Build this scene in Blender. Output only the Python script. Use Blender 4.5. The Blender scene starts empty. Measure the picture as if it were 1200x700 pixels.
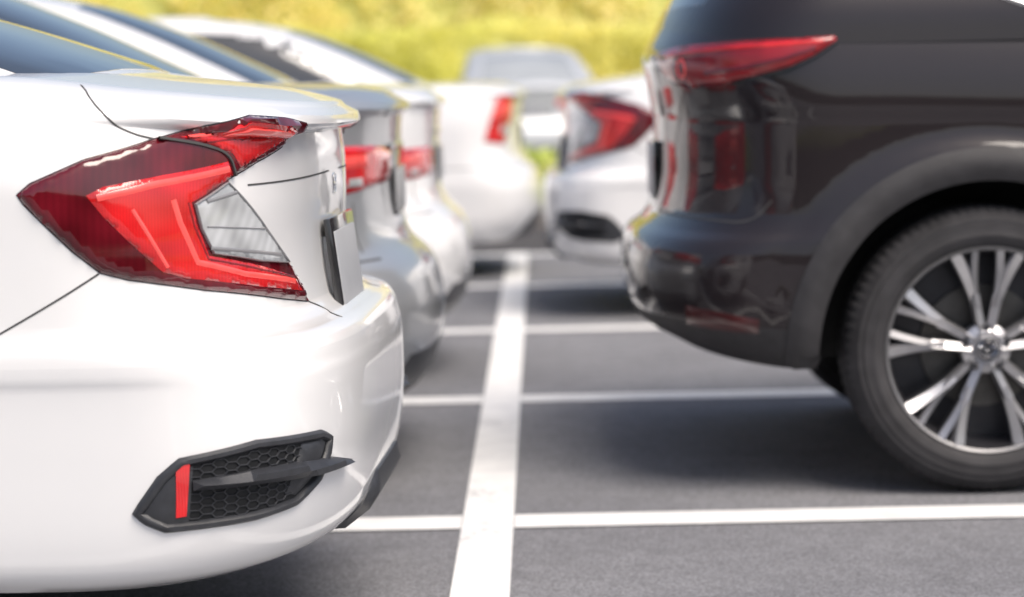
import bpy, bmesh, math, random
import numpy as np
from mathutils import Vector, Matrix
from mathutils.bvhtree import BVHTree
from mathutils.geometry import delaunay_2d_cdt
random.seed(3); np.random.seed(3)
scene=bpy.context.scene
COL=scene.collection
# ------------------------------------------------------------------ camera
H=1.05; YAW=0.0118; PITCH=math.atan(252/3000); ROLL=-0.0227
cam_d=bpy.data.cameras.new("camera"); cam=bpy.data.objects.new("camera",cam_d)
COL.objects.link(cam); scene.camera=cam
cam_d.sensor_width=36; cam_d.lens=90; cam_d.clip_end=900; cam_d.clip_start=.05
cam_d.dof.use_dof=True; cam_d.dof.focus_distance=4.5; cam_d.dof.aperture_fstop=2.8
M=Matrix.Translation((0,0,H))@Matrix.Rotation(YAW,4,'Z')@Matrix.Rotation(math.pi/2-PITCH,4,'X')@Matrix.Rotation(ROLL,4,'Z')
cam.matrix_world=M
# ------------------------------------------------------------------ materials
def new_mat(name):
    m=bpy.data.materials.new(name); m.use_nodes=True
    nt=m.node_tree; return m,nt,nt.nodes["Principled BSDF"]
def mat(name,col,rough=.5,metal=0,coat=0,spec=.5,var=.06,vscale=6,bump=0,bscale=200,col2=None,crough=.04):
    m,nt,b=new_mat(name); N=nt.nodes; L=nt.links
    b.inputs["Roughness"].default_value=rough; b.inputs["Metallic"].default_value=metal
    b.inputs["Coat Weight"].default_value=coat; b.inputs["Coat Roughness"].default_value=crough
    b.inputs["Specular IOR Level"].default_value=spec
    tc=N.new("ShaderNodeTexCoord"); nz=N.new("ShaderNodeTexNoise"); nz.inputs["Scale"].default_value=vscale; nz.inputs["Detail"].default_value=5
    L.new(tc.outputs["Object"],nz.inputs["Vector"])
    rp=N.new("ShaderNodeValToRGB"); rp.color_ramp.elements[0].position=.3; rp.color_ramp.elements[1].position=.7
    c=np.array(col); c2=np.array(col2) if col2 else c*(1+var)
    c1=c if col2 else c*(1-var)
    rp.color_ramp.elements[0].color=(*np.clip(c1,0,1),1); rp.color_ramp.elements[1].color=(*np.clip(c2,0,1),1)
    L.new(nz.outputs["Fac"],rp.inputs["Fac"]); L.new(rp.outputs["Color"],b.inputs["Base Color"])
    if bump:
        n2=N.new("ShaderNodeTexNoise"); n2.inputs["Scale"].default_value=bscale; n2.inputs["Detail"].default_value=3
        L.new(tc.outputs["Object"],n2.inputs["Vector"])
        bp=N.new("ShaderNodeBump"); bp.inputs["Strength"].default_value=bump; bp.inputs["Distance"].default_value=.002
        L.new(n2.outputs["Fac"],bp.inputs["Height"]); L.new(bp.outputs["Normal"],b.inputs["Normal"])
    return m
def ribbed(name,col,scale=60,rough=.15,strength=.4,lo=.65,direc='X',coat=.7,nlo=.6):
    m,nt,b=new_mat(name);N=nt.nodes;L=nt.links
    b.inputs["Roughness"].default_value=rough;b.inputs["Coat Weight"].default_value=coat;b.inputs["Coat Roughness"].default_value=.03
    tc=N.new("ShaderNodeTexCoord"); wv=N.new("ShaderNodeTexWave"); wv.inputs["Scale"].default_value=scale; wv.inputs["Distortion"].default_value=.3
    wv.bands_direction=direc
    L.new(tc.outputs["Object"],wv.inputs["Vector"])
    nz=N.new("ShaderNodeTexNoise");nz.inputs["Scale"].default_value=11;nz.inputs["Detail"].default_value=1;L.new(tc.outputs["Object"],nz.inputs["Vector"])
    rp=N.new("ShaderNodeValToRGB");c=np.array(col)
    rp.color_ramp.elements[0].color=(*(c*lo),1);rp.color_ramp.elements[1].color=(*np.clip(c*1.05,0,1),1)
    L.new(wv.outputs["Fac"],rp.inputs["Fac"])
    r2=N.new("ShaderNodeValToRGB");r2.color_ramp.elements[0].position=.35;r2.color_ramp.elements[1].position=.65
    r2.color_ramp.elements[0].color=(nlo,nlo,nlo,1);r2.color_ramp.elements[1].color=(1,1,1,1);L.new(nz.outputs["Fac"],r2.inputs["Fac"])
    mx=N.new("ShaderNodeMixRGB");mx.blend_type='MULTIPLY';mx.inputs[0].default_value=1;L.new(rp.outputs[0],mx.inputs[1]);L.new(r2.outputs[0],mx.inputs[2])
    L.new(mx.outputs[0],b.inputs["Base Color"])
    bp=N.new("ShaderNodeBump"); bp.inputs["Strength"].default_value=strength; bp.inputs["Distance"].default_value=.0015
    L.new(wv.outputs["Fac"],bp.inputs["Height"]); L.new(bp.outputs["Normal"],b.inputs["Normal"])
    return m
WHITE=mat("white_paint",(.80,.80,.805),.25,0,.8,.5,.02,2.5)
SILVER=mat("silver_paint",(.44,.46,.49),.3,.5,.8,.5,.03,3)
SILVERP=mat("pale_silver_paint",(.56,.58,.60),.35,.3,.5,.5,.03,3)
DARKP=mat("dark_brown_paint",(.020,.016,.018),.4,.0,1.,.08,.06,3,crough=.02)
BLACKPL=mat("black_plastic",(.032,.034,.040),.42,0,0,.5,.2,40,.3,600)
RECESS=mat("vent_recess",(.012,.013,.015),.7,0,0,.3,.2,40)
GLOSSBLK=mat("gloss_black_trim",(.02,.02,.022),.15,0,.6)
CLAD=mat("cladding_plastic",(.034,.033,.036),.6,0,0,.35,.15,30,.3,500)
SEAM=mat("seam_shadow",(.06,.06,.06),.8)
WELL=mat("wheel_well_liner",(.022,.022,.022),.9)
GLASS=mat("tinted_glass",(.03,.034,.038),.04,0,1.,.9,.1,2)
GLASSP=mat("sky_pale_glass",(.38,.40,.41),.08,0,1.,.9,.1,2)  # whitish sky reflection put into the base colour, for the farthest car
RUB=mat("tyre_rubber",(.038,.037,.040),.7,0,0,.3,.25,14,.4,300)
ALLOY=mat("bright_alloy",(.54,.54,.56),.36,.85,.2,.5,.08,20)
ALLOYD=mat("dark_alloy",(.05,.05,.057),.4,.6,.2,.5,.15,20)
LIP=mat("rim_lip",(.30,.30,.31),.45,.8,.1,.5,.08,20)
CHROME=mat("chrome",(.8,.8,.82),.12,1.)
DISC=mat("brake_disc",(.13,.125,.12),.4,.9,0,.5,.2,20)
REDD=ribbed("smoked_red_lens",(.15,.006,.014),26,.08,.03,.92,nlo=.5)
RED=ribbed("red_lens",(.72,.018,.022),70,.08,.08,.92,nlo=.66)
REDS=ribbed("deep_red_lens",(.34,.010,.016),40,.15,.1,.8)
REDR=ribbed("dark_reflector",(.07,.006,.008),40,.3,.1,.8)
REDB=mat("red_light_guide",(.98,.10,.09),.2,0,.5,.5,.1,40)
CLEAR=ribbed("clear_lens",(.62,.64,.66),16,.04,.04,.93,'DIAGONAL',nlo=.5)
RIBG=mat("lens_grey",(.24,.24,.25),.25,0,.6)
PLATE=mat("plate_white",(.40,.41,.43),.4)
def asphalt(name,base,paint=False):
    m,nt,b=new_mat(name);N=nt.nodes;L=nt.links
    tc=N.new("ShaderNodeTexCoord")
    def noise(s,d=4,r=.6):
        n=N.new("ShaderNodeTexNoise");n.inputs["Scale"].default_value=s;n.inputs["Detail"].default_value=d;n.inputs["Roughness"].default_value=r
        L.new(tc.outputs["Object"],n.inputs["Vector"]);return n
    def ramp(src,p0,c0,p1,c1):
        r=N.new("ShaderNodeValToRGB");r.color_ramp.elements[0].position=p0;r.color_ramp.elements[1].position=p1
        r.color_ramp.elements[0].color=(*c0,1);r.color_ramp.elements[1].color=(*c1,1);L.new(src,r.inputs["Fac"]);return r
    fine=noise(150,3,.75); big=noise(.9,5,.6); mid=noise(9,5,.6)
    g=np.array(base)
    r1=ramp(fine.outputs["Fac"],.35,g*.48,.68,g*1.55)
    r2=ramp(big.outputs["Fac"],.3,(.82,.82,.83),.7,(1.12,1.12,1.12))
    r3=ramp(mid.outputs["Fac"],.3,(.88,.88,.88),.7,(1.08,1.08,1.08))
    def mul(a,c):
        x=N.new("ShaderNodeMixRGB");x.blend_type='MULTIPLY';x.inputs[0].default_value=1;L.new(a,x.inputs[1]);L.new(c,x.inputs[2]);return x.outputs[0]
    col=mul(mul(r1.outputs[0],r2.outputs[0]),r3.outputs[0])
    if paint:
        wear=noise(45,6,.75); big2=noise(3,4,.6)
        ad=N.new("ShaderNodeMath");ad.operation='ADD';L.new(wear.outputs["Fac"],ad.inputs[0]);L.new(big2.outputs["Fac"],ad.inputs[1])
        rr=ramp(ad.outputs[0],.66,(0,0,0),.84,(1,1,1))
        tint=ramp(mid.outputs["Fac"],.3,(.68,.68,.68),.7,(.83,.83,.82))
        mx=N.new("ShaderNodeMixRGB");L.new(rr.outputs[0],mx.inputs[0]);L.new(col,mx.inputs[1]);L.new(tint.outputs[0],mx.inputs[2]);col=mx.outputs[0]
    L.new(col,b.inputs["Base Color"]); b.inputs["Roughness"].default_value=.85 if not paint else .6
    bp=N.new("ShaderNodeBump");bp.inputs["Strength"].default_value=.75 if not paint else .35;bp.inputs["Distance"].default_value=.004
    L.new(fine.outputs["Fac"],bp.inputs["Height"]);L.new(bp.outputs["Normal"],b.inputs["Normal"])
    return m
ASPH=asphalt("asphalt",(.192,.194,.208)); LINE=asphalt("road_paint",(.22,.22,.23),True); ASPHSHADE=asphalt("shaded_asphalt",(.065,.06,.06))  # last asphalt is darkened to carry the shadow between the far cars
KERB=mat("kerb_concrete",(.22,.20,.19),.8,0,0,.3,.15,8,.4,80)
def foliage(name,c1,c2,scale=3,tl=.4):
    m=mat(name,c1,.55,0,0,.3,0,scale,col2=c2)
    nt=m.node_tree;b=nt.nodes["Principled BSDF"];out=nt.nodes["Material Output"]
    tr=nt.nodes.new("ShaderNodeBsdfTranslucent");mx=nt.nodes.new("ShaderNodeMixShader");mx.inputs[0].default_value=tl
    nt.links.new(b.inputs["Base Color"].links[0].from_socket,tr.inputs[0])
    nt.links.new(b.outputs[0],mx.inputs[1]);nt.links.new(tr.outputs[0],mx.inputs[2]);nt.links.new(mx.outputs[0],out.inputs[0])
    return m
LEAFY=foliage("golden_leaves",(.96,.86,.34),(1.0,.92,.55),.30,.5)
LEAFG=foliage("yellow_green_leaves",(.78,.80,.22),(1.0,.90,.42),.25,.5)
LEAFL=foliage("green_leaves",(.42,.54,.12),(.66,.72,.20),1.2)
LEAFD=foliage("added_hedge_dark_leaves",(.05,.09,.03),(.12,.16,.05),1.2)
GRASS=foliage("grass_blades",(.20,.26,.05),(.38,.40,.10),4)
# ------------------------------------------------------------------ maths
def pchip(xs,ys,x):
    xs=np.array(xs,float);ys=np.array(ys,float);x=np.asarray(x,float)
    h=np.diff(xs);d=np.diff(ys)/h;m=np.zeros_like(ys)
    for i in range(1,len(xs)-1):
        if d[i-1]*d[i]>0:
            w1=2*h[i]+h[i-1];w2=h[i]+2*h[i-1];m[i]=(w1+w2)/(w1/d[i-1]+w2/d[i])
    m[0]=d[0];m[-1]=d[-1]
    i=np.clip(np.searchsorted(xs,x)-1,0,len(xs)-2);t=np.clip((x-xs[i])/h[i],0,1)
    return (2*t**3-3*t**2+1)*ys[i]+(t**3-2*t**2+t)*h[i]*m[i]+(-2*t**3+3*t**2)*ys[i+1]+(t**3-t**2)*h[i]*m[i+1]
def loft(rows,zs,warp=None,crown=.02,n=2.5,nS=70,bulge=None):
    R=np.array(rows,float);K=R[:,0];V=[];F=[];nR=30;th=np.linspace(0,math.pi/2,nR);loops=[]
    def loop(z,xr,xf,w,Rr,Rf,nn):
        pts=[(xr+Rr*(1-max(math.cos(t),0)**(2/nn)) if t<math.pi/2-1e-6 else xr+Rr,w*math.sin(t)**(2/nn)) for t in th]
        a,b=xr+Rr,xf-Rf
        pts+=[(a+(b-a)*i/nS,w) for i in range(1,nS)]
        pts+=[(xf-Rf*(1-max(math.cos(t),0)**(2/n)) if t<math.pi/2-1e-6 else xf-Rf,w*math.sin(t)**(2/n)) for t in th[::-1]]
        if bulge: pts=[(x,y+bulge(x,z)*min(1,y/w)) for x,y in pts]
        full=pts+[(x,-y) for x,y in pts[-2:0:-1]]
        return [(x,y,z) for x,y in full]
    for z in zs:
        xr,xf,w,Rr,Rf=[float(pchip(K,R[:,j],z)) for j in range(1,6)]
        nn=float(pchip(K,R[:,6],z)) if R.shape[1]>6 else n
        loops.append(loop(z,xr,xf,w,Rr,Rf,nn))
    base=loops[-1];top=zs[-1];xc=(xr+xf)/2
    for f in (.985,.95,.88,.75,.55,.3,.03):
        ins=(1-f)*.12
        loops.append([(x+(ins if x<xc else -ins)*min(1,abs(x-xc)/.5),y*f,top+crown*(1-f*f)+.006*min(1,(1-f)/.05)) for x,y,_ in base])
    N=len(base);nh=(N+2)//2
    for Lp in loops:
        for x,y,z in Lp: V.append((x,y,warp(x,z) if warp else z))
    for i in range(len(loops)-1):
        for j in range(N):
            a=i*N+j;b=i*N+(j+1)%N;F.append((a,a+N,b+N,b))
    for o,fl in ((0,False),((len(loops)-1)*N,True)):
        for i in range(nh-1):
            q2=[]
            for k in [o+i,o+i+1,o+(N-i-1)%N,o+(N-i)%N]:
                if k not in q2:q2.append(k)
            if len(q2)>2:F.append(tuple(q2[::-1] if fl else q2))
    return V,F
def mk(name,V,F,mats,parent=None,mi=None,smooth=35,fix=True):
    me=bpy.data.meshes.new(name);me.from_pydata([tuple(v) for v in V],[],F)
    for m in (mats if isinstance(mats,(list,tuple)) else [mats]): me.materials.append(m)
    if mi is not None:
        for p,k in zip(me.polygons,mi):p.material_index=k
    me.update()
    if fix:
        bm=bmesh.new();bm.from_mesh(me);bmesh.ops.recalc_face_normals(bm,faces=bm.faces);bm.to_mesh(me);bm.free()
    if smooth:
        me.shade_smooth(); me.set_sharp_from_angle(angle=math.radians(smooth))
    o=bpy.data.objects.new(name,me);COL.objects.link(o)
    if parent:o.parent=parent
    return o
class Surf:
    def __init__(s,V,F):
        s.V=[Vector(v) for v in V];s.F=F;s.b=BVHTree.FromPolygons(s.V,F)
        s.n=[Vector((0,0,0)) for v in V]
        for f in F:
            p=[s.V[i] for i in f[:4]]
            n=(p[1]-p[0]).cross(p[2]-p[0]) if len(f)==3 else (p[2]-p[0]).cross(p[3]-p[1])
            if n.length>0:n.normalize()
            for i in f:s.n[i]+=n
    def _s(s,r):
        h,n,i,d=r
        if h is None:return r
        a=Vector((0,0,0))
        for k in s.F[i]:
            vn=s.n[k];vn=vn if vn.dot(n)>=0 else -vn
            a+=vn.normalized()/((s.V[k]-h).length+.002)
        return h,a.normalized(),i,d
    def ray_cast(s,o,d):return s._s(s.b.ray_cast(o,d))
    def find_nearest(s,o):return s._s(s.b.find_nearest(o))
def bvh_of(V,F): return Surf(V,F)
CX,CY=.62,.38
def projector(bvh,mode,side=1):
    def f(a,b):
        if mode=='C':
            ph=a/.5;d=Vector((-math.cos(ph),side*math.sin(ph),0));o=Vector((CX,CY*side,b))
        elif mode=='Y': d=Vector((0,-side,0));o=Vector((a,side*4,b))
        elif mode=='X': d=Vector((1,0,0));o=Vector((-4,a,b))
        elif mode=='XF': d=Vector((-1,0,0));o=Vector((9,a,b))
        elif mode=='Z': d=Vector((0,0,-1));o=Vector((a,b,4))
        h,n,i,di=bvh.ray_cast(o,d)
        if h is None:
            h,n,i,di=bvh.find_nearest(o if mode=='C' else o+d*3)
        out=d if mode=='C' else -d
        if n.dot(out)<0:n=-n
        return h,n
    return f
def resample(pts,step,closed=False):
    P=[Vector(p) for p in pts]
    if closed:P.append(P[0])
    out=[P[0]]
    for a,b in zip(P,P[1:]):
        n=max(1,int(round((b-a).length/step)))
        for i in range(1,n+1):out.append(a.lerp(b,i/n))
    if closed:out.pop()
    return out
def inpoly(p,P):
    c=False;n=len(P)
    for i in range(n):
        x1,y1=P[i];x2,y2=P[(i+1)%n]
        if (y1>p[1])!=(y2>p[1]) and p[0]<(x2-x1)*(p[1]-y1)/(y2-y1)+x1:c=not c
    return c
def patch(name,pr,poly,mats,parent,off=.003,edge=.0,grid=.014,smooth=60,rim=None):
    B=resample(poly,grid,True);n=len(B);P2=[(p[0],p[1]) for p in poly]
    pts=list(B);xs=[p.x for p in B];ys=[p.y for p in B]
    rim=rim or grid*.6
    def bdist(q):
        m=9
        for i in range(n):
            a=B[i];b=B[(i+1)%n];ab=b-a;t=max(0,min(1,(q-a).dot(ab)/max(ab.length_squared,1e-12)));m=min(m,(a+ab*t-q).length)
        return m
    y=min(ys)+grid*.5;j=0
    while y<max(ys):
        x=min(xs)+grid*(.5 if j%2 else 0)
        while x<max(xs):
            q=Vector((x,y))
            if inpoly((x,y),P2) and bdist(q)>rim*.8:pts.append(q)
            x+=grid
        y+=grid*.87;j+=1
    vo,eo,fo,_,_,_=delaunay_2d_cdt(pts,[(i,(i+1)%n) for i in range(n)],[],1,1e-7)
    cnt={}
    for f in fo:
        for i in range(len(f)):
            k=tuple(sorted((f[i],f[(i+1)%len(f)])));cnt[k]=cnt.get(k,0)+1
    bd=set();be=[]
    for k,c in cnt.items():
        if c==1:bd.update(k);be.append(k)
    V=[];low=[]
    for i,v in enumerate(vo):
        h,nn=pr(v.x,v.y);V.append(h+nn*(edge if i in bd else off));low.append(h-nn*.006)
    Fc=[tuple(f) for f in fo];idx={}
    for i in bd: idx[i]=len(V);V.append(low[i])
    for a,b in be:Fc.append((a,b,idx[b],idx[a]))
    return mk(name,V,Fc,mats,parent,smooth=smooth,fix=True)
def ribbon_geo(pr,pts,w,h,off=.001,closed=False,step=.012,taper=False):
    P=resample(pts,step,closed);V=[];F=[];n=len(P)
    for i,p in enumerate(P):
        a=P[(i-1)%n] if (closed or i>0) else P[0];b=P[(i+1)%n] if (closed or i<n-1) else P[-1]
        t=(b-a).normalized() if (b-a).length>0 else Vector((1,0));q=Vector((-t.y,t.x))
        ww=w*(.25+.75*math.sin(math.pi*min(1,max(0,i/(n-1))))**.5) if taper else w
        for s,o in ((-.5,-.003),(-.5,off),(-.2,off+h),(.2,off+h),(.5,off),(.5,-.003)):
            c=p+q*(s*ww);hh,nn=pr(c.x,c.y);V.append(hh+nn*o)
    for i in range(n if closed else n-1):
        j=(i+1)%n
        for k in range(5):F.append((i*6+k,i*6+k+1,j*6+k+1,j*6+k))
    return V,F
def ribbon(name,pr,pts,w,h,mats,parent,off=.001,closed=False,step=.012,taper=False):
    V,F=ribbon_geo(pr,pts,w,h,off,closed,step,taper)
    return mk(name,V,F,mats,parent,smooth=50)
def merge(geos):
    V=[];F=[]
    for v,f in geos:
        o=len(V);V+=list(v);F+=[tuple(i+o for i in q) for q in f]
    return V,F
def seams(name,items,parent,w=.004):
    for pr,pts in items:
        V,F=ribbon_geo(pr,pts,w,.0,.0009);mk(name,V,F,SEAM,parent)
def smoothline(pts,k=3):
    P=[Vector(p) for p in pts]
    for _ in range(k):
        Q=[P[0]]
        for a,b in zip(P,P[1:]):Q+=[a.lerp(b,.25),a.lerp(b,.75)]
        Q.append(P[-1]);P=Q
    return [(p.x,p.y) for p in P]
def boxgeo(c,s,rot=None):
    V=[]
    for i in (-1,1):
        for j in (-1,1):
            for k in (-1,1):
                v=Vector((i*s[0]/2,j*s[1]/2,k*s[2]/2))
                if rot:v=rot@v
                V.append(v+Vector(c))
    return V,[(0,1,3,2),(4,6,7,5),(0,4,5,1),(2,3,7,6),(0,2,6,4),(1,5,7,3)]
def bevelled(name,V,F,mats,parent,w=.004,seg=2):
    o=mk(name,V,F,mats,parent,smooth=40)
    bm=bmesh.new();bm.from_mesh(o.data);bmesh.ops.bevel(bm,geom=bm.edges[:],offset=w,segments=seg,profile=.6,affect='EDGES');bm.to_mesh(o.data);bm.free()
    o.data.shade_smooth();o.data.set_sharp_from_angle(angle=math.radians(40));return o
def lathe(profile,n=96,closed=False,mod=None):
    V=[];F=[];m=len(profile)
    for i in range(n):
        a=2*math.pi*i/n
        for k,(r,y) in enumerate(profile):
            if mod:r=mod(i,k,r)
            V.append((r*math.cos(a),y,r*math.sin(a)))
    for i in range(n):
        j=(i+1)%n
        for k in range(m if closed else m-1):
            k2=(k+1)%m;F.append((i*m+k,i*m+k2,j*m+k2,j*m+k))
    return V,F
# ------------------------------------------------------------------ wheel
def wheel(parent,x,y,z,R,side,rr,width=.215,style='ten'):
    e=bpy.data.objects.new("wheel",None);COL.objects.link(e);e.parent=parent
    e.location=(x,y,z);e.rotation_euler=(0,0,0 if side>0 else math.pi)
    h=width/2
    prof=[(rr-.004,h-.025),(rr+.008,h-.008),(rr+.02,h+.002),(rr+.035,h+.006),(rr+.04,h+.004),(rr+.06,h+.004),(R-.045,h),(R-.032,h-.001),(R-.028,h-.006),(R-.012,h-.016),(R-.004,h-.03),(R,h-.045),
          (R,.034),(R-.008,.032),(R-.008,.024),(R,.022),(R,-.022),(R-.008,-.024),(R-.008,-.032),(R,-.034),(R,-h+.04),(R-.02,-h+.01),(rr+.05,-h),(rr,-h+.02)]
    def mod(i,k,r): return r-(.0045 if (i%3==0) else 0) if k in (9,10,11,20) else r
    V,F=lathe(prof,252,True,mod);mk("tyre",V,F,RUB,e,smooth=30)
    geos=[];mi=[]
    def add(g,k):
        geos.append(g);mi.extend([k]*len(g[1]))
    add(lathe([(rr-.003,h-.012),(rr+.003,h-.006),(rr+.007,h-.012),(rr+.002,h-.03)],96),3)
    add(lathe([(rr-.003,h-.012),(rr-.010,h-.03),(rr-.018,0),(rr-.022,-h+.02)],96),1)
    add(lathe([(rr-.02,-.035),(.05,-.035)],64),1)
    yf=lambda r:h-.050+.036*(r/rr)**2
    def spoke(a0,a1,w0,w1,r0,r1,lean=0):
        V=[];F=[];k=[];n=8
        for i in range(n+1):
            t=i/n;r=r0+(r1-r0)*t;a=a0+(a1-a0)*t;w=w0+(w1-w0)*t**1.5
            c=Vector((r*math.cos(a),0,r*math.sin(a)));q=Vector((-math.sin(a),0,math.cos(a)));yy=yf(r)
            for s,dy in ((-.60,-.04),(-.5,-.012),(-.42,-.006),(lean*.25,.008),(.42,-.006),(.5,-.012),(.60,-.04)):
                V.append(c+q*(s*w)+Vector((0,yy+dy,0)))
        for i in range(n):
            for j in range(6):
                F.append((i*7+j,i*7+j+1,i*7+7+j+1,i*7+7+j));k.append(1 if j in(0,5) else 0)
        geos.append((V,F));mi.extend(k)
    if style=='ten':
        for i in range(5):
            a=math.radians(90+72*i)
            for s in(-1,1):
                spoke(a+s*.24,a+s*.215,.026,.028,.038,rr*.55,s)
                spoke(a+s*.225,a+s*.13,.018,.024,rr*.42,rr-.003,s)
                spoke(a+s*.22,a+s*.315,.024,.038,rr*.42,rr-.003,-s)
    else:
        for i in range(5):
            a=math.radians(90+72*i)
            spoke(a,a-.17,.05,.03,.03,rr-.008);spoke(a,a+.17,.05,.03,.03,rr-.008)
    add(lathe([(.066,h-.08),(.062,h-.055),(.044,h-.044),(.038,h-.050),(.034,h-.042),(.0295,h-.036),(.001,h-.033)],48),0)
    for i in range(5):
        a=math.radians(90+72*i)
        vv,ff=lathe([(.0001,h-.040),(.007,h-.040),(.009,h-.044),(.009,h-.06)],12)
        add(([(v[0]+.054*math.cos(a),v[1],v[2]+.054*math.sin(a)) for v in vv],ff),1)
    V,F=merge(geos);mk("rim",V,F,[ALLOY,ALLOYD,CHROME,LIP],e,mi=mi,smooth=25)
    V,F=lathe([(.06,-.02),(.155,-.02),(.155,-.034),(.06,-.034)],64,True);mk("brake_disc",V,F,DISC,e)
    geo=[]
    def tube(pts,w,closed):
        V=[];F=[];n=len(pts)
        for i,p in enumerate(pts):
            a=pts[(i-1)%n] if closed or i else pts[0];b=pts[(i+1)%n] if closed or i<n-1 else pts[-1]
            t=(Vector(b)-Vector(a)).normalized();q=Vector((-t.y,t.x))
            for s,o in((-1,0),(0,.002),(1,0)):V.append((p[0]+q.x*s*w,h-.0315+o,p[1]+q.y*s*w))
        for i in range(n if closed else n-1):
            j=(i+1)%n
            for k in(0,1):F.append((i*3+k,i*3+k+1,j*3+k+1,j*3+k))
        return V,F
    V,F=lathe([(.0285,h-.037),(.0285,h-.0325),(.0001,h-.0325)],32);cap=mk("centre_cap",V,F,ALLOYD,e)
    geo.append(tube([(.023*math.cos(t),.019*math.sin(t)) for t in np.linspace(0,2*math.pi,32,endpoint=False)],.0020,True))
    geo.append(tube([(-.021,.006),(-.012,.005),(-.005,.0),(0,-.005),(.005,.0),(.012,.005),(.021,.006)],.0020,False))
    V,F=merge(geo);mk("emblem",V,F,CHROME,e)
    return e
# ------------------------------------------------------------------ body with arches
def make_body(parent,rows,zs,warp,wheels,archR,paint,dark_below=None,bulge=None,n=2.5):
    V,F=loft(rows,zs,warp,bulge=bulge,n=n);bvh=bvh_of(V,F)
    o=mk("body",V,F,[paint,WELL,CLAD],None,smooth=0)
    for (wx,wz) in wheels:
        for s in(1,-1):
            cv,cf=lathe([(.0005,-.17),(archR,-.17),(archR,.5),(.0005,.5)],72)
            c=mk("cutter",[(v[0]+wx,(v[1]+.74)*s,v[2]+wz) for v in cv],cf,WELL,smooth=0)
            bm=bmesh.new();bm.from_mesh(c.data);bmesh.ops.remove_doubles(bm,verts=bm.verts,dist=.002);bmesh.ops.recalc_face_normals(bm,faces=bm.faces);bm.to_mesh(c.data);bm.free()
            md=o.modifiers.new("b",'BOOLEAN');md.object=c;md.operation='DIFFERENCE';md.solver='EXACT'
            bpy.context.view_layer.update()
            me=bpy.data.meshes.new_from_object(o.evaluated_get(bpy.context.evaluated_depsgraph_get()))
            o.modifiers.clear();o.data=me;bpy.data.objects.remove(c)
    o.parent=parent
    me=o.data;me.materials.clear()
    for m in(paint,WELL,CLAD):me.materials.append(m)
    for p in me.polygons:
        c=p.center;k=0
        for wx,wz in wheels:
            r=math.hypot(c.x-wx,c.z-wz)
            if r<archR+.002 and abs(c.y)<.99:k=1
        if k==0 and c.z<zs[0]+.001:k=1
        if k==0 and dark_below and c.z<dark_below(c.x):k=2
        p.material_index=k
    me.shade_smooth();me.set_sharp_from_angle(angle=math.radians(32))
    return o,bvh
def root(name,label,X,Y,rot):
    e=bpy.data.objects.new(name,None);COL.objects.link(e);e.location=(X,Y,0);e.rotation_euler=(0,0,rot)
    e["label"]=label;e["category"]="car";e["group"]="cars parked in the lot";return e
def measurer(bvh,mw):
    inv=mw.inverted();og=inv@M.translation;r3=inv.to_3x3()@M.to_3x3()
    def f(px,py):
        d=(r3@Vector((px-600,-(py-350),-3000))).normalized()
        h,nn,i,di=bvh.ray_cast(og,d)
        if h is None: h=bvh.find_nearest(og+d*4.6)[0]
        return (math.atan2(abs(h.y)-CY,CX-h.x)*.5,h.z)
    return lambda pts:[f(*p) for p in pts]
def cabin_parts(e,rows,zs,glassdefs,paint,nn=2.6,glass=None):
    V,F=loft(rows,zs,None,crown=.015,n=nn);bv=bvh_of(V,F)
    mk("cabin",V,F,[paint],e,smooth=32)
    for nm,mode,poly in glassdefs:
        if mode=='Y':
            for s in(1,-1): patch(nm,projector(bv,'Y',s),poly,glass or GLASS,e,.003,.001,.05)
        else: patch(nm,projector(bv,mode),poly,glass or GLASS,e,.003,.001,.05)
    return bv
def mirrors(e,x,z,w,paint):
    for s in(1,-1):
        g=bmesh.new();bmesh.ops.create_uvsphere(g,u_segments=24,v_segments=14,radius=1)
        V=[(x+v.co.x*.06*(1.2 if v.co.x>0 else .6),s*(w+.10)+v.co.y*.11,z+v.co.z*.07) for v in g.verts];F=[tuple(v.index for v in f.verts) for f in g.faces];g.free()
        V2,F2=boxgeo((x,s*(w+.01),z-.05),(.05,.14,.03));V,F=merge([(V,F),(V2,F2)])
        mk("wing_mirror",V,F,paint,e)
def plate(e,x,z,tilt,w=.34,h=.15,fr=.03,backing=None):
    R=Matrix.Rotation(tilt,3,'Y')
    V,F=boxgeo((x,0,z),(.014,w+fr,h+fr),R);f=bevelled("license_plate",V,F,GLOSSBLK,e,.004)
    V,F=boxgeo((x-.0065,0,z),(.006,w-.006,h-.006),R);p=bevelled("plate_sheet",V,F,PLATE,f,.002)
    if backing:
        V,F=boxgeo((x+.03,0,z),(.048,w-.03,h-.03),R);bevelled("plate_mount",V,F,backing,e,.004)
# ------------------------------------------------------------------ hero sedan
CIV=[(.235,.12,4.48,.82,.42,.5,3.0),(.262,.055,4.55,.856,.42,.5,3.1),(.31,.02,4.6,.870,.42,.55,3.2),(.38,.006,4.62,.877,.42,.6,3.3),(.46,0,4.63,.881,.42,.6,3.3),(.55,.002,4.63,.885,.42,.6,3.3),(.575,.005,4.62,.887,.42,.6,3.3),(.590,.008,4.61,.8912,.42,.6,3.2),
(.612,.014,4.6,.893,.42,.6,3.2),(.632,.028,4.58,.891,.42,.6,3.1),(.644,.066,4.57,.888,.40,.6,2.9),(.670,.092,4.55,.884,.40,.6,2.7),(.78,.104,4.5,.882,.40,.6,2.6),(.85,.100,4.47,.882,.42,.6,2.6),
(.90,.100,4.44,.874,.43,.6,2.6),(.955,.106,4.4,.853,.43,.6,2.7),(.963,.084,4.37,.846,.43,.6,2.7),(.976,.067,4.35,.832,.42,.6,2.7),(.990,.070,4.34,.812,.42,.6,2.7),(1.0,.095,4.32,.785,.4,.6,2.7)]
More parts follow.
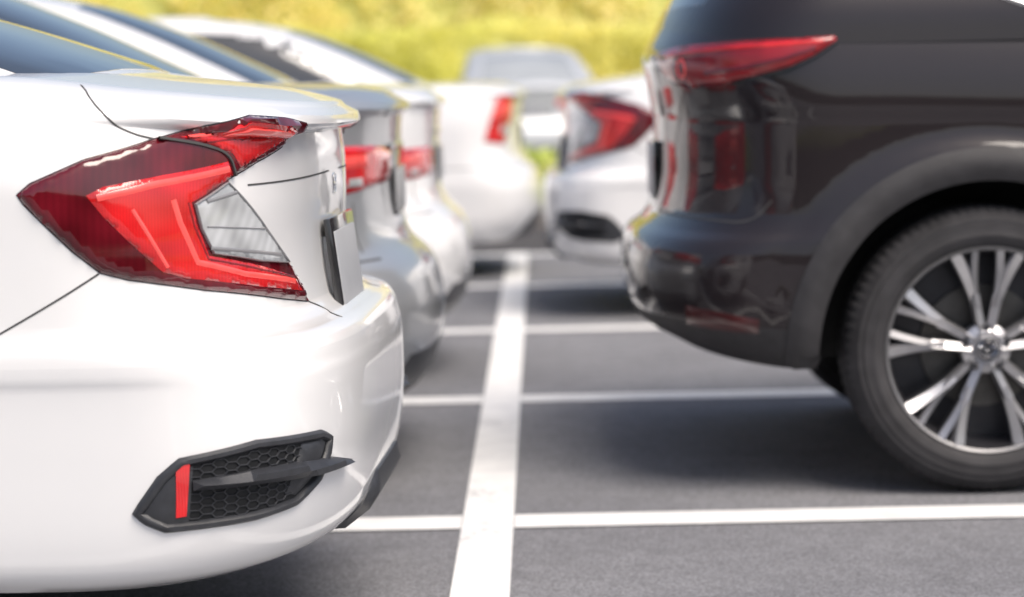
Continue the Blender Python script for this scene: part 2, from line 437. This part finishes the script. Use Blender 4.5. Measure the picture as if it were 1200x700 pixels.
CIVX,CIVY,CIVR=-.297,4.94,math.pi-.035
def civwarp(x,z):
    if z<=.62:return z
    zd=float(pchip([0,.35,.6,1.0,2.0,3.3,3.6,4.2,4.63],[1.0,1.045,1.07,1.04,.97,.98,.97,.84,.74],min(max(x,0),4.63)))
    return .62+(z-.62)*(zd-.62)/.38
def angular_sedan():
    e=root("parked_car","white sedan with angular red tail light parked in a marked bay",CIVX,CIVY,CIVR)
    zs=np.unique(np.round(np.concatenate([np.linspace(.235,1.0,56),[.575,.582,.590,.612,.632,.638,.644,.655,.670,.955,.959,.963,.969,.976,.983,.990]]),4))
    body,bv=make_body(e,CIV,zs,civwarp,[(.98,.325),(3.68,.325)],.372,WHITE)
    ms=measurer(bv,Matrix.Translation((CIVX,CIVY,0))@Matrix.Rotation(CIVR,4,'Z'))
    LENS=ms([(20,229),(35,216),(100,187),(178,164),(240,148),(292,136),(335,139),(359,145),(357,151),(330,172),(300,190),(272,207),(264,212),(283,232),(310,268),(335,305),(352,335),(361,353),(330,350),(240,340),(150,328),(118,320),(85,295),(50,262),(28,240)])
    GUIDE=ms([(100,230),(120,220),(180,208),(262,190),(268,206),(262,211),(220,238),(226,262),(240,300),(300,312),(339,325),(349,342),(300,337),(215,327),(187,319),(150,285),(120,255)])
    ARM=ms([(207,161),(292,143),(333,146),(347,150),(328,165),(300,182),(277,197),(268,181),(240,170)])
    CLR=ms([(224,240),(261,215),(281,236),(307,271),(332,308),(300,306),(245,297),(231,268)])
    for s in(1,-1):
        pr=projector(bv,'C',s)
        t=patch("tail_light",pr,LENS,REDD,e,.009,.002,.010,rim=.005)
        ribbon("light_gasket",pr,LENS,.0035,.0004,GLOSSBLK,t,.0010,True)
        patch("light_guide",pr,GUIDE,RED,t,.0125,.0095,.010,rim=.004)
        patch("trunk_light",pr,ARM,RED,t,.0125,.0095,.010,rim=.004)
        patch("reversing_light",pr,CLR,CLEAR,t,.013,.0105,.010,rim=.004)
        ribbon("lens_border",pr,CLR,.003,.0015,RIBG,t,.0125,True)
        for a,w in (([(112,233),(180,217),(262,199)],.011),([(198,235),(206,262),(226,308),(280,322),(338,331)],.010),([(152,246),(192,314)],.006),([(215,161),(290,149),(338,152)],.007)):
            ribbon("light_strip",pr,ms(a),w,.0012,REDB,t,.0127)
        for a,w in (([(215,238),(222,266),(238,304),(300,317),(338,326)],.0035),([(236,168),(300,160),(330,160)],.003)):
            ribbon("lens_shade",pr,ms(a),w,.0008,REDS,t,.0127)
        for a,w in (([(236,266),(303,268)],.0025),([(240,291),(321,299)],.006),([(236,237),(270,226)],.006)):
            ribbon("lens_rib",pr,ms(a),w,.001,RIBG,t,.0135)
        ribbon("light_gap",pr,smoothline(ms([(183,163),(235,171),(263,181),(271,207)])),.004,.0,SEAM,t,.0125)
        OUT=ms([(162,602),(190,562),(213,542),(300,521),(375,509),(385,513),(383,530),(372,560),(345,588),(300,604),(240,614),(195,619),(175,611)])
        v=patch("bumper_vent",pr,OUT,RECESS,e,.001,.0005,.014)
        ribbon("vent_frame",pr,OUT,.016,.006,BLACKPL,v,.002,True)
        patch("vent_panel",pr,ms([(168,601),(192,567),(212,548),(226,546),(221,611),(196,614),(178,607)]),BLACKPL,v,.006,.003,.012)
        patch("vent_panel",pr,ms([(352,519),(375,514),(380,518),(370,552),(345,580),(334,578),(346,545)]),BLACKPL,v,.007,.002,.012)
        INN=ms([(228,548),(300,531),(356,519),(350,545),(336,580),(290,600),(226,608)])
        geo=[]
        a0,a1=min(p[0] for p in INN),max(p[0] for p in INN);b0,b1=min(p[1] for p in INN),max(p[1] for p in INN)
        r=.0105;j=0;b=b0
        while b<b1:
            a=a0+(r*1.5 if j%2 else 0)
            while a<a1:
                if inpoly((a,b),INN):
                    geo.append(ribbon_geo(pr,[(a+r*.98*math.cos(k*math.pi/3),b+r*.75*math.sin(k*math.pi/3)) for k in range(6)],.0026,.0015,.002,True,.02))
                a+=r*3.0
            b+=r*.65;j+=1
        V,F=merge(geo);mk("vent_mesh",V,F,BLACKPL,v)
        patch("vent_fin",pr,ms([(225,563),(300,549),(345,541),(388,535),(407,537),(402,543),(374,554),(300,566),(226,574)]),BLACKPL,v,.024,.010,.012,smooth=30,rim=.004)
        patch("reflector",pr,ms([(206,545),(222,542),(218,604),(206,606)]),RED,v,.011,.007,.012)
        seams("panel_seam",[(pr,smoothline(ms([(-40,414),(0,392),(60,357),(116,321)]))),(pr,smoothline(ms([(95,100),(105,118),(130,145),(158,158),(180,163)]))),(pr,smoothline(ms([(290,217),(335,212),(385,200)]))),(pr,smoothline(ms([(361,353),(382,361),(398,371)])))],e,.003)
    px=projector(bv,'X')
    patch("rear_diffuser",px,[(-.29,.238),(.29,.238),(.275,.285),(.25,.315),(.20,.335),(-.20,.335),(-.25,.315),(-.275,.285)],BLACKPL,e,.020,.004,.03)
    plate(e,.082,.705,.12,h=.16,fr=.045,backing=WHITE)
    geo=[ribbon_geo(px,[(-.030,.882),(-.022,.848),(.022,.848),(.030,.882),(.0,.886)],.003,.0008,.0005,True)]
    geo.append(ribbon_geo(px,[(-.018,.878),(-.013,.853)],.005,.0008));geo.append(ribbon_geo(px,[(.018,.878),(.013,.853)],.005,.0008));geo.append(ribbon_geo(px,[(-.014,.866),(.014,.866)],.005,.0008))
    V,F=merge(geo);mk("emblem",V,F,CHROME,e)
    cab=[(.97,.30,3.72,.79,.5,.6),(1.05,.37,3.5,.775,.5,.6),(1.14,.60,3.22,.74,.5,.6),(1.24,.93,2.98,.70,.5,.6),(1.33,1.30,2.75,.64,.45,.5),(1.385,1.65,2.58,.58,.4,.4),(1.41,1.95,2.45,.50,.25,.25)]
    cabin_parts(e,cab,np.linspace(.97,1.41,26),[
        ("side_window",'Y',[(.80,1.085),(1.15,1.20),(1.55,1.31),(1.75,1.335),(2.2,1.35),(2.6,1.31),(2.95,1.16),(3.15,1.04),(1.6,1.03)]),
        ("rear_window",'Z',[(.50,-.60),(.47,-.3),(.46,0),(.47,.3),(.50,.60),(1.0,.58),(1.55,.50),(1.6,0),(1.55,-.50),(1.0,-.58)]),
        ("windshield",'Z',[(3.40,-.55),(3.5,0),(3.40,.55),(2.62,.44),(2.6,0),(2.62,-.44)])],WHITE)
    for s in(1,-1):
        py=projector(bv,'Y',s)
        seams("door_seam",[(py,[(1.45,.95),(1.35,.80),(1.5,.6),(1.75,.35),(2.3,.33)]),(py,[(2.4,.95),(2.4,.33),(3.3,.33),(3.35,.6),(3.3,.93)])],e,.006)
        for hx in(1.6,2.55):
            ribbon("door_handle",py,[(hx,.84),(hx+.2,.835)],.03,.02,WHITE,e,.004)
        patch("headlight",projector(bv,'Y',s),[(3.95,.66),(4.4,.60),(4.55,.62),(4.4,.72),(4.0,.76)],CLEAR,e,.006,.001,.04)
    patch("front_grille",projector(bv,'XF'),[(-.5,.28),(.5,.28),(.6,.5),(.45,.64),(-.45,.64),(-.6,.5)],BLACKPL,e,.006,.001,.05)
    mirrors(e,3.05,1.0,.84,WHITE)
    for wx in(.98,3.68):
        for s in(1,-1):wheel(e,wx,.77*s,.325,.325,s,.215,.205,'five')
    return e
# ------------------------------------------------------------------ generic three-box sedan
SED=[(.20,.10,4.3,.80,.4,.5),(.25,.05,4.36,.825,.4,.5),(.32,.015,4.4,.845,.4,.5),(.40,.0,4.42,.852,.4,.55),(.46,.0,4.42,.858,.4,.55),(.51,.010,4.4,.862,.4,.55),(.55,.022,4.38,.86,.4,.55),(.585,.045,4.37,.858,.4,.55),
(.62,.085,4.34,.856,.38,.55),(.68,.11,4.3,.856,.38,.55),(.80,.12,4.3,.858,.38,.55),(.90,.115,4.25,.85,.38,.55),(.965,.110,4.2,.835,.38,.55),(.985,.085,4.17,.82,.38,.55),(1.0,.088,4.15,.80,.38,.55),(1.02,.13,4.1,.76,.38,.55)]
def sedwarp(x,z):
    if z<=.6:return z
    zd=float(pchip([0,.5,1.0,2.0,3.2,3.5,4.1,4.42],[1.02,1.04,1.02,.97,.98,.96,.84,.74],min(max(x,0),4.42)))
    return .6+(z-.6)*(zd-.6)/.42
def plain_sedan(paint,X,Y,rot,label,light,glass=None,refl=True,lens=None):
    e=root("parked_car",label,X,Y,rot)
    zs=np.unique(np.concatenate([np.linspace(.2,1.02,44),[.965,.975,.985,1.0]]))
    body,bv=make_body(e,SED,zs,sedwarp,[(.95,.31),(3.5,.31)],.355,paint)
    for s in(1,-1):
        pr=projector(bv,'C',s);P=lambda L:[(math.radians(a)*.5,z) for a,z in L]
        t=patch("tail_light",pr,P(light),lens or RED,e,.010,.001,.02)
        cz=sum(z for a,z in light)/len(light);ca=sum(a for a,z in light)/len(light);hz=(max(z for a,z in light)-min(z for a,z in light))*.5
        patch("reversing_light",pr,P([(ca-8,cz-hz*.6),(ca+6,cz-hz*.6),(ca+3,cz-hz*.2),(ca-8,cz-hz*.2)]),CLEAR,t,.013,.009,.02)
        patch("light_strip",pr,P([(ca-14,cz+hz*.1),(ca+12,cz+hz*.1),(ca+8,cz+hz*.7),(ca-12,cz+hz*.7)]),REDB,t,.013,.009,.02)
        if refl:patch("reflector",pr,P([(28,.38),(46,.38),(46,.405),(28,.405)]),REDS,e,.005,.001,.03)
        py=projector(bv,'Y',s)
        seams("door_seam",[(py,[(1.4,.95),(1.3,.80),(1.45,.6),(1.7,.33),(2.2,.32)]),(py,[(2.3,.95),(2.3,.33),(3.1,.33),(3.15,.6),(3.1,.93)])],e,.006)
        seams("panel_seam",[(pr,P([(90,.60),(50,.60),(20,.60)]))],e,.005)
        for hx in(1.5,2.45):ribbon("door_handle",py,[(hx,.84),(hx+.2,.835)],.03,.02,paint,e,.004)
        patch("headlight",py,[(3.75,.66),(4.2,.60),(4.35,.62),(4.2,.74),(3.8,.78)],CLEAR,e,.006,.001,.04)
    px=projector(bv,'X')
    patch("rear_valance",px,[(-.60,.205),(.60,.205),(.58,.29),(.5,.34),(-.5,.34),(-.58,.29)],BLACKPL,e,.008,.002,.05)
    plate(e,.116,.76,.0,h=.12,fr=.015)
    V,F=ribbon_geo(px,[(-.24,.885),(.24,.885)],.018,.006,.002);mk("trunk_trim",V,F,paint,e)
    seams("trunk_seam",[(px,[(-.62,.62),(-.60,.75)]),(px,[(.62,.62),(.60,.75)])],e,.005)
    cab=[(.98,.50,3.6,.77,.45,.6),(1.05,.62,3.4,.755,.45,.6),(1.15,.82,3.15,.72,.45,.55),(1.27,1.08,2.88,.67,.45,.5),(1.37,1.36,2.65,.61,.4,.45),(1.42,1.60,2.5,.55,.35,.35),(1.445,1.85,2.35,.46,.22,.22)]
    cabin_parts(e,cab,np.linspace(.98,1.445,22),[
        ("side_window",'Y',[(.95,1.07),(1.15,1.20),(1.45,1.34),(2.1,1.37),(2.5,1.32),(2.85,1.15),(3.05,1.03),(1.6,1.03)]),
        ("rear_window",'Z',[(.70,-.56),(.67,0),(.70,.56),(1.38,.46),(1.40,0),(1.38,-.46)]),
        ("windshield",'Z',[(3.28,-.53),(3.38,0),(3.28,.53),(2.55,.42),(2.52,0),(2.55,-.42)])],paint,glass=glass)
    mirrors(e,2.95,1.0,.82,paint)
    patch("front_grille",projector(bv,'XF'),[(-.5,.28),(.5,.28),(.55,.5),(.4,.62),(-.4,.62),(-.55,.5)],BLACKPL,e,.006,.001,.05)
    for wx in(.95,3.5):
        for s in(1,-1):wheel(e,wx,.745*s,.31,.31,s,.20,.195,'five')
    return e
# ------------------------------------------------------------------ SUV
SUV=[(.27,.14,4.4,.86,.42,.5,2.7),(.33,.06,4.48,.885,.42,.5,2.8),(.40,.025,4.52,.905,.42,.5,2.9),(.48,.01,4.54,.913,.42,.5,2.9),(.56,.005,4.55,.915,.42,.5,2.9),(.61,.012,4.55,.918,.42,.5,2.8),
(.640,.030,4.55,.918,.42,.5,2.7),(.665,.064,4.54,.915,.42,.5,2.6),(.71,.090,4.53,.911,.42,.5,2.55),(.82,.105,4.5,.911,.42,.5,2.5),(.94,.106,4.48,.912,.42,.5,2.5),(.99,.098,4.47,.915,.42,.5,2.55),(1.05,.086,4.45,.911,.42,.5,2.6),(1.12,.077,4.4,.900,.42,.5,2.6),(1.17,.10,4.35,.888,.42,.5,2.6),(1.23,.13,4.3,.868,.42,.5,2.6)]
def suvlift(x): return float(pchip([-.1,.05,.45,.9,1.3,3.2,4.0,4.6],[.09,.085,.045,.04,.02,.02,.05,.08],min(max(x,-.1),4.6)))
def suvwarp(x,z):
    if z<.52:return z+suvlift(x)*(.52-z)/.25
    if z<=.7:return z
    zd=float(pchip([0,.6,1.5,3.0,3.3,4.3,4.55],[1.23,1.21,1.15,1.07,1.05,.95,.85],min(max(x,0),4.55)))
    return .7+(z-.7)*(zd-.7)/.53
def suv():
    X,Y=.225,7.27
    e=root("parked_suv","dark charcoal-brown sport utility vehicle with silver ten-spoke wheels",X,Y,0);e["category"]="SUV"
    W=[(.888,.360),(3.588,.360)]
    def bulge(x,z):
        b=0
        for wx,wz in W:
            r=math.hypot(x-wx,z-wz)
            b=max(b,.022*math.exp(-((r-.50)/.04)**2) if r>.50 else .022)
        if z<.3:b=0
        return b
    zs=np.unique(np.round(np.concatenate([np.linspace(.27,1.23,60),[.61,.64,.652,.665,.685,.71,.94,.96,.99]]),4))
    body,bv=make_body(e,SUV,zs,suvwarp,W,.427,DARKP,dark_below=lambda x:.40+suvlift(x)*.48,bulge=bulge)
    ms=measurer(bv,Matrix.Translation((X,Y,0)))
    T=ms([(772,62),(800,54),(900,46),(985,41),(980,50),(955,67),(925,81),(890,90),(850,100),(815,104),(790,97),(778,84)])
    RF=ms([(803,358),(845,366),(890,375),(889,391),(840,386),(806,380)])
    for s in(1,-1):
        pr=projector(bv,'C',s)
        t=patch("tail_light",pr,T,REDS,e,.012,.001,.014,rim=.007)
        q=ms([(803,80)])[0]
        V,F=ribbon_geo(pr,[(q[0]+.022*math.cos(k*math.pi/8),q[1]+.022*math.sin(k*math.pi/8)) for k in range(16)],.009,.003,.012,True);mk("light_ring",V,F,REDB,t)
        ribbon("light_strip",pr,ms([(785,66),(840,60),(900,55),(965,50)]),.009,.002,RED,t,.012)
        ribbon("light_strip",pr,ms([(830,86),(880,79),(920,70),(955,58)]),.012,.002,REDD,t,.012)
        ribbon("light_trim",pr,ms([(790,97),(815,104),(850,100),(890,90),(925,81),(955,67),(980,50)]),.007,.003,GLOSSBLK,t,.006)
        patch("reflector",pr,RF,REDR,e,.005,.001,.014)
        seams("panel_seam",[(pr,smoothline(ms([(905,235),(880,262),(840,258),(770,245)]))),(pr,smoothline(ms([(800,110),(793,150),(790,200),(775,243)])))],e,.004)
        py=projector(bv,'Y',s)
        for wx,wz in W:
            arc=[(wx+.465*math.cos(a),wz+.465*math.sin(a)) for a in np.linspace(math.radians(-6),math.radians(186),60)]
            ribbon("wheel_arch_trim",py,arc,.080,.014,CLAD,e,.008,False,.03)
        ribbon("sill_trim",py,[(1.38,.36),(3.09,.36)],.10,.012,CLAD,e,.006,False,.08)
        seams("door_seam",[(py,[(1.55,1.1),(1.35,.95),(1.25,.85),(1.40,.6),(1.5,.42),(2.2,.42)]),(py,[(2.35,1.08),(2.35,.42),(3.2,.42),(3.2,1.0)])],e,.006)
        for hx in(1.65,2.5):ribbon("door_handle",py,[(hx,.93),(hx+.2,.92)],.03,.02,DARKP,e,.004)
        patch("headlight",py,[(3.9,.80),(4.3,.76),(4.5,.78),(4.4,.88),(4.0,.92)],CLEAR,e,.006,.001,.04)
    px=projector(bv,'X')
    patch("rear_valance",px,[(-.6,.385),(.6,.385),(.55,.47),(-.55,.47)],CLAD,e,.006,.001,.05)
    plate(e,.098,.80,.0,fr=.012)
    for s in(1,-1):
        V,F=lathe([(.026,-.08),(.033,-.08),(.033,.08),(.029,.08)],32,True)
        R=Matrix.Rotation(math.pi/2,3,'Z')
        mk("exhaust_pipe",[R@Vector(v)+Vector((.40,.42*s,.345)) for v in V],F,BLACKPL,e)
    cab=[(1.13,.09,3.7,.896,.42,.6),(1.20,.115,3.5,.890,.42,.6),(1.25,.14,3.42,.876,.42,.6),(1.32,.19,3.25,.845,.42,.6),(1.44,.28,3.0,.785,.42,.55),(1.54,.33,2.75,.72,.4,.5),(1.61,.33,2.5,.64,.35,.45),(1.65,.42,2.35,.58,.3,.35),(1.67,.6,2.2,.5,.25,.25)]
    cabin_parts(e,cab,np.linspace(1.13,1.67,26),[
        ("side_window",'Y',[(.84,1.29),(.95,1.42),(1.15,1.53),(2.2,1.555),(2.6,1.50),(3.0,1.25),(3.1,1.17),(1.8,1.18),(1.05,1.21),(.93,1.25)]),
        ("rear_window",'X',[(-.62,1.24),(.62,1.24),(.58,1.40),(.52,1.55),(-.52,1.55),(-.58,1.40)]),
        ("windshield",'Z',[(3.3,-.6),(3.42,0),(3.3,.6),(2.5,.5),(2.45,0),(2.5,-.5)])],DARKP)
    cvb=bvh_of(*loft(cab,np.linspace(1.13,1.67,26),None,n=2.6))
    for s in(1,-1):
        ribbon("window_trim",projector(cvb,'Y',s),[(.82,1.30),(.915,1.243),(1.04,1.198),(1.8,1.168),(3.08,1.145)],.014,.004,CHROME,e,.002,False,.03)
        V,F=boxgeo((1.6,s*.55,1.70),(1.5,.035,.025));bevelled("roof_rail",V,F,GLOSSBLK,e,.008)
    mirrors(e,3.0,1.12,.88,DARKP)
    patch("front_grille",projector(bv,'XF'),[(-.5,.44),(.5,.44),(.6,.6),(.5,.82),(-.5,.82),(-.6,.6)],BLACKPL,e,.006,.001,.05)
    for wx,wz in W:
        for s in(1,-1):wheel(e,wx,.80*s,wz,.360,s,.254,.225,'ten')
    return e
def clone(src,X,Y,rot,label,skip=()):
    new=src.copy();COL.objects.link(new);new.location=(X,Y,0);new.rotation_euler=(0,0,rot);new["label"]=label
    done=set()
    def rec(o,par):
        for ch in list(o.children):
            if ch.name in done or ch.name.split(".")[0] in skip: continue
            c=ch.copy();COL.objects.link(c);c.parent=par;done.add(c.name);rec(ch,c)
    rec(src,new);return new
carA=angular_sedan()
carE=clone(carA,.02,12.15,0.02,"white sedan parked beyond an empty bay facing away",("reflector",))
L1=[(-18,.795),(8,.785),(40,.77),(70,.775),(78,.84),(60,.90),(8,.895),(-18,.88)]
L2=[(14,.985),(38,.985),(48,.86),(54,.74),(34,.72),(20,.85)]
L3=[(-6,.735),(30,.72),(52,.725),(58,.78),(44,.83),(-6,.83)]
carB=plain_sedan(SILVER,-.285,7.25,math.pi-.02,"silver sedan with wraparound red tail light",L1,refl=False)
carC=plain_sedan(WHITE,-.26,9.65,math.pi,"white sedan parked tight between two other cars",L3,refl=False)
carD=plain_sedan(WHITE,.02,14.55,math.pi,"white compact sedan with upright red tail light",L2,refl=False)
carG=plain_sedan(WHITE,-1.35,12.1,math.pi,"white sedan parked deep inside its bay",L2)
carF=plain_sedan(SILVERP,-.0,27.6,math.pi/2+.1,"pale silver car parked with its tail towards a hedge",L1,GLASSP)
suv()
# ------------------------------------------------------------------ ground, markings
def sheet(name,x0,x1,y0,y1,z,m,nx=1,ny=1):
    V=[];F=[]
    for j in range(ny+1):
        for i in range(nx+1):V.append((x0+(x1-x0)*i/nx,y0+(y1-y0)*j/ny,z))
    for j in range(ny):
        for i in range(nx):
            a=j*(nx+1)+i;F.append((a,a+1,a+nx+2,a+nx+1))
    o=mk(name,V,F,m,None,smooth=0,fix=False);o["kind"]="structure";return o
sheet("ground",-300,300,-100,500,-.008,GRASS)
sheet("parking_lot",-30,30,-12,16.0,-.004,ASPH)
sheet("shade_strip",-30,30,16.0,18.62,-.004,ASPHSHADE)  # shadow between the far cars, painted as a darker ground sheet
sheet("road",-60,60,22.6,30.5,-.003,ASPH)
LX=-.142
sheet("centre_line",LX-.062,LX+.062,1.0,15.9,.0,LINE)
for k,y in enumerate((3.70,6.10,8.50,10.90,13.30,15.72)):
    sheet("bay_line",LX-5.2,LX-.064,y-.09,y+.09,.0,LINE);sheet("bay_line",LX+.064,LX+5.2,y-.09,y+.09,.0,LINE)
V,F=boxgeo((0,18.7,.06),(60,.15,.14));k=bevelled("kerb",V,F,KERB,None,.02);k["kind"]="structure"
V,F=boxgeo((0,22.5,.06),(60,.15,.14));k=bevelled("kerb",V,F,KERB,None,.02);k["kind"]="structure"
# ------------------------------------------------------------------ hedges
def hedge(name,label,x0,x1,y0,y1,h,n,size,m,seed):
    rs=np.random.RandomState(seed)
    u=rs.rand(n);face=rs.rand(n)
    x=x0+(x1-x0)*u
    lump=lambda x,z:.18*np.sin(x*1.7+seed)+.12*np.sin(x*4.1+z*3)+.08*np.sin(x*9.3+z*7)
    z=np.where(face<.70,rs.rand(n)*h,h-np.abs(rs.randn(n))*.10)
    y=np.where(face<.70,y0+np.abs(rs.randn(n))*.12,y0+(y1-y0)*rs.rand(n))
    y=np.where(face>.94,y1-np.abs(rs.randn(n))*.15,y);z=np.where(face>.94,rs.rand(n)*h,z)
    k=.5 if h>1 else .3
    y=y+np.where(face<.70,lump(x,z)*k,0);z=np.where((face>=.70)&(face<=.94),z+lump(x,y)*k,z)
    z=np.clip(z,.02,None)
    C=np.stack([x,y,z],1)
    a=rs.randn(n,3);a/=np.linalg.norm(a,axis=1)[:,None];b=rs.randn(n,3);b-=a*(a*b).sum(1)[:,None];b/=np.linalg.norm(b,axis=1)[:,None]
    s=size*(.6+.8*rs.rand(n))[:,None]
    V=np.stack([C-a*s,C-b*s*.5,C+a*s,C+b*s*.5],1).reshape(-1,3)
    F=[(4*i,4*i+1,4*i+2,4*i+3) for i in range(n)]
    o=mk(name,V.tolist(),F,m,None,smooth=0,fix=False)
    o["label"]=label;o["category"]="hedge"
    return o
def core(parent,x0,x1,y0,y1,h,m):
    V,F=boxgeo(((x0+x1)/2,(y0+y1)/2,h/2),(x1-x0,y1-y0,h));o=mk("branch_core",V,F,m,parent,smooth=0)
CORE=mat("hedge_inner",(.70,.68,.22),.9)
CORED=mat("added_hedge_dark_inner",(.04,.06,.02),.9)
h1=hedge("hedge","low clipped green hedge along the kerb",-9,9,19.6,20.6,.50,11000,.045,LEAFL,1);core(h1,-9,9,19.75,20.45,.42,CORE)
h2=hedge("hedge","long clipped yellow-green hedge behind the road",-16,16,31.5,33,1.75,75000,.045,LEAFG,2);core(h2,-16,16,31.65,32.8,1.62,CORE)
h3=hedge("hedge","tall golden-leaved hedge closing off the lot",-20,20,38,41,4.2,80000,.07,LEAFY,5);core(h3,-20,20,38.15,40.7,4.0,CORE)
h4=hedge("hedge","unseen dark green hedge added behind the camera to darken reflections",-30,30,-17,-15,3.2,30000,.13,LEAFD,7);core(h4,-30,30,-16.8,-15.2,3.0,CORED)  # out of view, added so the car sides reflect something dark
# ------------------------------------------------------------------ light
w=bpy.data.worlds.new("World");scene.world=w;w.use_nodes=True
nt=w.node_tree;sky=nt.nodes.new("ShaderNodeTexSky");sky.sky_type='NISHITA';sky.sun_disc=False
EL=math.radians(56);AZ=math.radians(142)
sky.sun_elevation=EL;sky.sun_rotation=AZ;sky.air_density=1.0;sky.dust_density=4;sky.ozone_density=.5
nt.links.new(sky.outputs[0],nt.nodes["Background"].inputs[0]);nt.nodes["Background"].inputs[1].default_value=.15
sl=bpy.data.lights.new("sun",'SUN');sl.energy=3.75;sl.angle=math.radians(38);sl.color=(1,.92,.83)
so=bpy.data.objects.new("sun",sl)
d=Vector((math.sin(AZ)*math.cos(EL),math.cos(AZ)*math.cos(EL),math.sin(EL)))
so.rotation_euler=d.to_track_quat('Z','Y').to_euler();COL.objects.link(so)
scene.view_settings.view_transform='Standard';scene.view_settings.look='None';scene.view_settings.exposure=0
